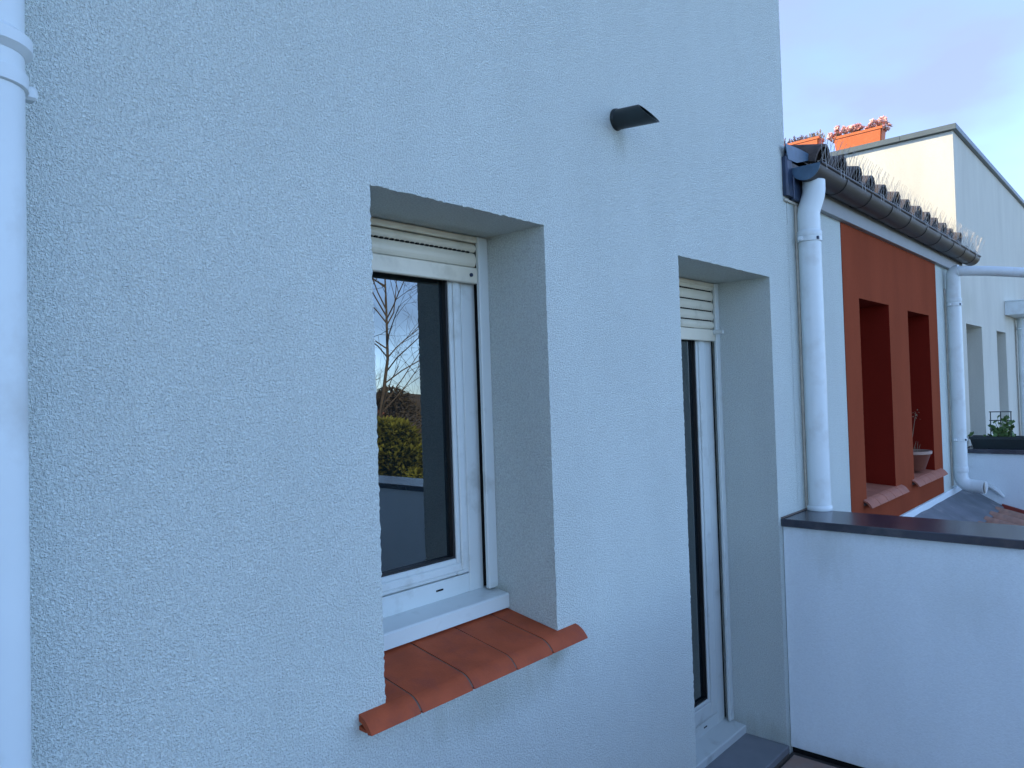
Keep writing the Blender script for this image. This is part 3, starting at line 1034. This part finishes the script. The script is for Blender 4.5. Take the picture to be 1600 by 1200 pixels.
tube(bm, [(7.488, -0.05, 0.79), (7.482, -0.12, 0.785), (7.476, -0.19, 0.765), (7.47, -0.25, 0.72), (7.468, -0.285, 0.68)], [0.012, 0.02, 0.022, 0.02, 0.010], 8)
obj('sealant_strip', bm, M_PIPE, lt, smooth=True, label='rough white sealant strip against the far parapet')

# ------------------------------------------------------------------ wall spout
sp = thing('overflow_spout', 'dark slant-cut overflow spout sticking out of the pale wall above the windows', 'spout', (2.143, 0, 2.628))
bm = B()
r, th, seg = 0.0345, 0.003, 24
tilt = -0.10
def ring(rr, yf):
    return [bm.verts.new((2.143 + rr * math.cos(a), yf(rr * math.sin(a)), 2.628 + rr * math.sin(a) + tilt * -yf(rr * math.sin(a)))) for a in (2 * PI * k / seg for k in range(seg))]
cut = lambda z: -0.130 + z * 1.0
o0, o1 = ring(r, lambda z: 0.004), ring(r, cut)
i1, i0 = ring(r - th, cut), ring(r - th, lambda z: -0.01)
for a, b in ((o0, o1), (o1, i1), (i1, i0)):
    for k in range(seg):
        bm.faces.new((a[k], a[(k + 1) % seg], b[(k + 1) % seg], b[k]))
bm.faces.new(i0)
obj('tube', bm, M_SPOUT, sp, smooth=True)
bm = B()
tube(bm, [(2.143, -0.0005, 2.628), (2.143, -0.007, 2.6275), (2.143, -0.011, 2.627)], [0.0375, 0.037, 0.0348], 24)
obj('collar', bm, M_SPOUT, sp, smooth=True)

# ------------------------------------------------------------------ planters on the coping
def trough_box(name, label, cx, cy, z, L, W0, W1, H, m, group, along='y', rim=True, tilt=0.0):
    """tapered window box: W0 wide at the foot, W1 at the rim"""
    t = thing(name, label, 'planter', (cx, cy, z), group)
    bm = B()
    def ring(l, w, zz):
        pts = [(-w / 2, -l / 2), (w / 2, -l / 2), (w / 2, l / 2), (-w / 2, l / 2)]
        if along == 'x':
            pts = [(q, p) for p, q in pts]
        return [bm.verts.new((cx + p, cy + q, z + zz)) for p, q in pts]
    dl = (W1 - W0)
    rr = [ring(L - dl, W0, 0.0), ring(L - 0.012, W1 - 0.012, H - 0.024), ring(L, W1, H - 0.023), ring(L, W1, H), ring(L - 0.016, W1 - 0.016, H), ring(L - dl - 0.02, W0 - 0.016, 0.012)]
    for a, b in zip(rr[:-1], rr[1:]):
        for k in range(4):
            bm.faces.new((a[k], a[(k + 1) % 4], b[(k + 1) % 4], b[k]))
    bm.faces.new(rr[0][::-1])
    bm.faces.new(rr[-1])
    bmesh.ops.bevel(bm, geom=[e for e in bm.edges if abs(e.verts[0].co.z - e.verts[1].co.z) > 0.05], offset=0.01, segments=2, affect='EDGES')
    obj('box', bm, m, t)
    bm = B()
    a = ring_soil = (L - 0.025) / 2
    b = (W1 - 0.03) / 2
    if along == 'x':
        box(bm, cx - a, cx + a, cy - b, cy + b, z + H - 0.05, z + H - 0.022)
    else:
        box(bm, cx - b, cx + b, cy - a, cy + a, z + H - 0.05, z + H - 0.022)
    obj('soil', bm, M_SOIL, t)
    return t

CT = FT + 0.0525
G_FB = 'terracotta flower boxes on the far coping'
trough_box('flower_box', 'orange flower box of pink rosettes standing alone on the grey coping', 7.60, 0.79, CT, 0.45, 0.12, 0.155, 0.135, M_TERRA, G_FB)
trough_box('flower_box', 'orange flower box with dark purple succulents next to the tall wall', 7.60, 1.37, CT, 0.45, 0.13, 0.165, 0.185, M_TERRA, G_FB)


def leaf_geo(bm, p, d, L, W, up, fold=0.25, thick=0.0):
    """pointed leaf from p along d"""
    d = Vector(d).normalized()
    s = d.cross(Vector(up))
    if s.length < 1e-3:
        s = d.orthogonal()
    s.normalize()
    u = s.cross(d).normalized()
    p = Vector(p)
    a = bm.verts.new(p)
    b = bm.verts.new(p + d * L * 0.55 + s * W / 2 + u * W * fold)
    c = bm.verts.new(p + d * L * 0.55 - s * W / 2 + u * W * fold)
    m_ = bm.verts.new(p + d * L * 0.6 - u * W * (0.05 + thick))
    e = bm.verts.new(p + d * L + u * W * 0.15)
    bm.faces.new((a, b, m_))
    bm.faces.new((a, m_, c))
    bm.faces.new((b, e, m_))
    bm.faces.new((m_, e, c))
    if thick:
        t_ = bm.verts.new(p + d * L * 0.5 + u * W * thick)
        bm.faces.new((a, t_, b))
        bm.faces.new((a, c, t_))
        bm.faces.new((b, t_, e))
        bm.faces.new((t_, c, e))


def rosette_bm(R=0.033, n=15, seed=1):
    rnd = random.Random(seed)
    bm = B()
    for k in range(n):
        a = k * 2.399
        el = 0.15 + 1.1 * k / n
        d = (math.cos(a) * math.cos(el), math.sin(a) * math.cos(el), math.sin(el))
        leaf_geo(bm, (0, 0, 0), d, R * (1.1 - 0.5 * k / n), R * 0.55, (0, 0, 1), 0.1, 0.22)
    return bm

pl = thing('plant', 'pink rosette succulents spilling over the front orange flower box', 'plant', (7.60, 0.79, CT + 0.11))
ros = obj('rosette', rosette_bm(), M_LEAFR, pl, loc=(7.6, 0.79, CT + 0.15))
rnd = random.Random(4)
stb = B()
first = True
for k in range(95):
    y = 0.79 + rnd.uniform(-0.235, 0.235)
    x = 7.60 + rnd.uniform(-0.085, 0.07)
    edge = abs(y - 0.79) / 0.235
    hgt = 0.010 + 0.050 * rnd.random() * (0.5 + 0.8 * mnoise.noise(Vector((y * 9, 0, 2))) + 0.35)
    if y < 0.66:
        hgt += 0.045 * rnd.random() * (0.66 - y) / 0.1
    if 0.85 < y < 0.97:
        hgt += 0.030 * rnd.random()
    if edge > 0.93:
        hgt = rnd.uniform(-0.03, 0.03)
        y += 0.02 * (1 if y > 0.79 else -1)
    p = (x, y, CT + 0.138 + hgt)
    s = rnd.uniform(0.75, 1.25)
    rot = (rnd.uniform(-.6, .6), rnd.uniform(-.7, .3), rnd.uniform(0, 6))
    if first:
        ros.location = Vector(p) - WP[pl.name]
        ros.rotation_euler = rot
        first = False
    else:
        dup(ros, pl, p, rot, (s, s, s))
    tube(stb, [(x * .5 + 7.6 * .5, y, CT + 0.11), p], 0.0028, 4)
obj('stem', stb, M_STEM, pl)


def shoot_bm(seed, h=0.055):
    rnd = random.Random(seed)
    bm = B()
    for k in range(12):
        a = k * 2.4
        z = h * k / 12
        el = 0.5 + 0.6 * k / 12
        leaf_geo(bm, (0, 0, z), (math.cos(a) * math.cos(el), math.sin(a) * math.cos(el), math.sin(el)), 0.020, 0.010, (0, 0, 1), 0.1, 0.3)
    tube(bm, [(0, 0, -0.03), (0, 0, h)], 0.003, 4)
    return bm

pl2 = thing('plant', 'dark purple and green upright succulents in the flower box by the wall', 'plant', (7.60, 1.37, CT + 0.16))
sh = obj('shoot', shoot_bm(1), M_LEAFP, pl2, loc=(7.56, 1.37, CT + 0.175))
sh2 = obj('shoot', shoot_bm(2, 0.06), M_LEAFT, pl2, loc=(7.57, 1.21, CT + 0.175), label='tan green shoot')
for k in range(64):
    y = 1.37 + rnd.uniform(-0.225, 0.225)
    x = 7.60 + rnd.uniform(-0.075, 0.065)
    s = rnd.uniform(0.65, 1.15)
    src = sh2 if (y < 1.28 and rnd.random() < 0.7) else sh
    dup(src, pl2, (x, y, CT + 0.172), (rnd.uniform(-.3, .3), rnd.uniform(-.35, .25), rnd.uniform(0, 6)), (s, s, s * rnd.uniform(.8, 1.4)))

# ------------------------------------------------------------------ pot and dried plant in the second niche
pot = thing('flower_pot', 'brown round pot with a pale worn rim in the red niche', 'pot', (6.17, 0.085, 1.03))
pc = (6.18, 0.10)
obj('body', lathe(B(), [(0.0001, 1.024), (0.085, 1.024), (0.128, 1.150), (0.123, 1.150), (0.080, 1.032), (0.0001, 1.032)], *pc, 28), M_POT, pot, smooth=True)
obj('rim', lathe(B(), [(0.1275, 1.146), (0.136, 1.147), (0.137, 1.166), (0.132, 1.169), (0.122, 1.167), (0.122, 1.151)], *pc, 28), M_POTRIM, pot, smooth=True)
obj('soil', lathe(B(), [(0.0001, 1.135), (0.112, 1.128), (0.112, 1.12), (0.0001, 1.12)], *pc, 20), M_SOIL, pot)
dp = thing('plant', 'dried thin stems standing in the brown pot in the niche', 'plant', (6.17, 0.085, 1.13))
rnd = random.Random(11)
for k in range(22):
    a, rr = rnd.uniform(0, 6.28), rnd.uniform(0, 0.09)
    p = Vector((pc[0] + rr * math.cos(a), pc[1] + rr * math.sin(a), 1.13))
    h = rnd.uniform(0.04, 0.11)
    q = p + Vector((rnd.uniform(-.05, .05), rnd.uniform(-.05, .05), h))
    obj('stem', tube(B(), [p, (p + q) / 2 + Vector((rnd.uniform(-.01, .01),) * 3), q], [0.002, 0.0017, 0.001], 4), M_STEM, dp)
bm = B()
stalk = [(6.00, 0.06, 1.12), (6.01, 0.055, 1.25), (6.045, 0.045, 1.36), (6.07, 0.035, 1.46)]
tube(bm, stalk, [0.003, 0.0026, 0.002, 0.0015], 5)
obj('stem', bm, M_STEM, dp)
bm = B()
for k in range(16):
    p = Vector(stalk[3]) + Vector((rnd.gauss(0, .010), rnd.gauss(0, .01), rnd.uniform(-.05, .02)))
    leaf_geo(bm, p, (rnd.gauss(0, 1), rnd.gauss(0, 1), rnd.gauss(0, 1)), 0.016, 0.010, (0, 0, 1))
obj('seed_head', bm, M_STEM, dp)
mk = thing('plant_marker', 'small white stake beside the dried plant in the red niche', 'marker', (5.955, 0.06, 1.02))
obj('stake', bx(5.944, 5.966, 0.058, 0.062, 1.02, 1.255, bev=0.001), M_PIPE, mk)

# ------------------------------------------------------------------ black planter on the far parapet
trough_box('planter', 'long black planter on the far dark parapet cap', 7.63, -0.36, 1.0835, 0.66, 0.12, 0.17, 0.105, M_BLACKBOX, None)
tr = thing('trellis', 'small dark wire trellis stuck in the black planter', 'trellis', (7.62, -0.27, 1.17))
def bar(a, b, nm='bar', r=0.0045):
    obj(nm, tube(B(), [a, b], r, 6), M_BLACKBOX, tr)
for yy in (-0.185, -0.26, -0.335):
    bar((7.62, yy, 1.15), (7.62, yy - 0.004, 1.405), 'upright')
for zz in (1.40, 1.325, 1.25):
    bar((7.62, -0.178, zz), (7.62, -0.345, zz + 0.001))
gp = thing('plant', 'leafy green plant climbing the small trellis in the black planter', 'plant', (7.61, -0.28, 1.17))
rnd = random.Random(21)
def trefoil(seed):
    bm = B()
    for a in (-1.0, 0, 1.0):
        leaf_geo(bm, (0, 0, 0), (math.sin(a), -0.15, math.cos(a) * 0.8 + 0.2), 0.036, 0.030, (0, -1, 0), 0.15)
    return bm
lf = obj('leaf', trefoil(0), M_LEAFG, gp, loc=(7.58, -0.27, 1.24))
sb = B()
for k in range(75):
    y = -0.275 + rnd.gauss(0, 0.045)
    z = 1.18 + abs(rnd.gauss(0, 0.075))
    x = 7.60 + rnd.gauss(0, 0.035)
    if k < 12:
        y, z = rnd.uniform(-0.66, -0.05), 1.185 + rnd.uniform(0, 0.025)
    dup(lf, gp, (x, y, z), (rnd.uniform(-.8, .8), rnd.uniform(-.8, .8), rnd.uniform(0, 6.28)), (rnd.uniform(.6, 1.15),) * 3)
    if k % 2:
        tube(sb, [(7.62, -0.275 + rnd.gauss(0, .02) if k >= 12 else y, 1.165), (x, y, z)], 0.0022, 4)
obj('stem', sb, M_STEMG, gp)

# ------------------------------------------------------------------ garden across the terrace (seen in the window glass)
def branchy(bm, p, d, L, r, depth, rnd):
    p, d = Vector(p), Vector(d).normalized()
    pts, rs = [p.copy()], [r]
    n = 4
    q = p.copy()
    for i in range(n):
        d = (d + Vector((rnd.gauss(0, .12), rnd.gauss(0, .12), rnd.gauss(0.02, .08)))).normalized()
        q = q + d * L / n
        pts.append(q.copy())
        rs.append(max(r * (1 - 0.16 * (i + 1)), 0.0025))
    tube(bm, pts, rs, 5 if depth > 1 else 4, caps=False)
    if depth <= 0:
        return
    for k in range(rnd.choice((2, 3, 3, 4))):
        t = rnd.uniform(0.35, 1.0)
        i = min(int(t * n), n - 1)
        b = pts[i].lerp(pts[i + 1], t * n - i)
        nd = (d + Vector((rnd.gauss(0, .55), rnd.gauss(0, .55), rnd.gauss(0.1, .35)))).normalized()
        branchy(bm, b, nd, L * rnd.uniform(.5, .75), rs[i] * 0.55, depth - 1, rnd)

def bare_tree(label, x, y, h, lean, seed, group='bare trees in the garden'):
    t = thing('bare_tree', label, 'tree', (x, y, GZ), group)
    rnd = random.Random(seed)
    tr_ = []
    pts = [Vector((x, y, GZ))]
    for i in range(1, 7):
        pts.append(Vector((x + lean * i / 6 + rnd.gauss(0, .08), y + rnd.gauss(0, .08), GZ + h * i / 6)))
    obj('trunk', tube(B(), pts, [0.085 - 0.012 * i for i in range(7)], 8), M_BARK, t, smooth=True)
    bm = B()
    for i in range(26):
        f = rnd.uniform(0.30, 1.0)
        k = min(int(f * 6), 5)
        p = pts[k].lerp(pts[k + 1], f * 6 - k)
        a = rnd.uniform(0, 6.28)
        branchy(bm, p, (math.cos(a), math.sin(a), rnd.uniform(0.5, 1.3)), h * rnd.uniform(.16, .30), 0.020, 3, rnd)
    cr = obj('crown', bm, M_BARK, t)
    return t

bare_tree('bare birch-like tree reflected in the window glass, standing by the conifer', 11.6, -12.8, 8.5, 0.2, 5)
bare_tree('slimmer bare tree reflected left of the conifer in the glass', 11.2, -14.2, 6.6, -0.5, 9)

def leafy(name, label, cat, x, y, h, rad, m, n, seed, group=None, cone=0.6):
    t = thing(name, label, cat, (x, y, GZ), group)
    rnd = random.Random(seed)
    obj('trunk', tube(B(), [(x, y, GZ), (x, y, GZ + h * 0.5), (x, y, GZ + h * 0.9)], [rad * .07, rad * .05, rad * .02], 7), M_BARK, t)
    bm = B()
    for i in range(n):
        z = rnd.random() ** 0.8
        rr = rad * (1 - z) ** cone * (0.75 + 0.35 * mnoise.noise(Vector((z * 4, rnd.random() * 2, seed))))
        a = rnd.uniform(0, 6.28)
        q = math.sqrt(rnd.uniform(0.35, 1))
        rr *= q * (1 + 0.25 * math.sin(3 * a + seed) + 0.15 * math.sin(7 * a + z * 9))
        p = Vector((x + rr * math.cos(a), y + rr * math.sin(a), GZ + 0.1 + h * z))
        L = rnd.uniform(.09, .20)
        leaf_geo(bm, p, (math.cos(a) + rnd.gauss(0, .4), math.sin(a) + rnd.gauss(0, .4), rnd.gauss(0.3, .5)), L, L * 0.45, (0, 0, 1))
    obj('crown', bm, m, t)
    return t

G_CON = 'evergreens in the garden'
leafy('conifer', 'broad green conifer reflected low in the window glass', 'tree', 9.5, -10.0, 4.1, 1.9, M_CONIFER, 22000, 3, G_CON, cone=0.30)
leafy('conifer', 'smaller green conifer behind the broad one in the glass', 'tree', 12.2, -10.8, 4.1, 1.7, M_CONIFER, 6000, 4, G_CON)
leafy('shrub', 'brown winter shrub in front of the wooded hillside', 'shrub', 15.4, -17.2, 4.9, 2.4, M_SCRUB, 6000, 6, None, cone=0.4)
hs = thing('house', 'small distant house with a red tiled roof below the hillside', 'house', (16.8, -25.5, GZ))
obj('wall', bx(13.2, 20.0, -28.5, -23.0, GZ, GZ + 3.6), M_CREAM, hs)
bm = extrude_profile(B(), [(-22.6, GZ + 3.55), (-25.75, GZ + 4.95), (-28.9, GZ + 3.55)], 'x', 12.9, 20.3)
obj('roof', bm, mat('red_roof_tiles', (0.34, 0.13, 0.07), 0.85, var=0.3, vscale=6), hs)
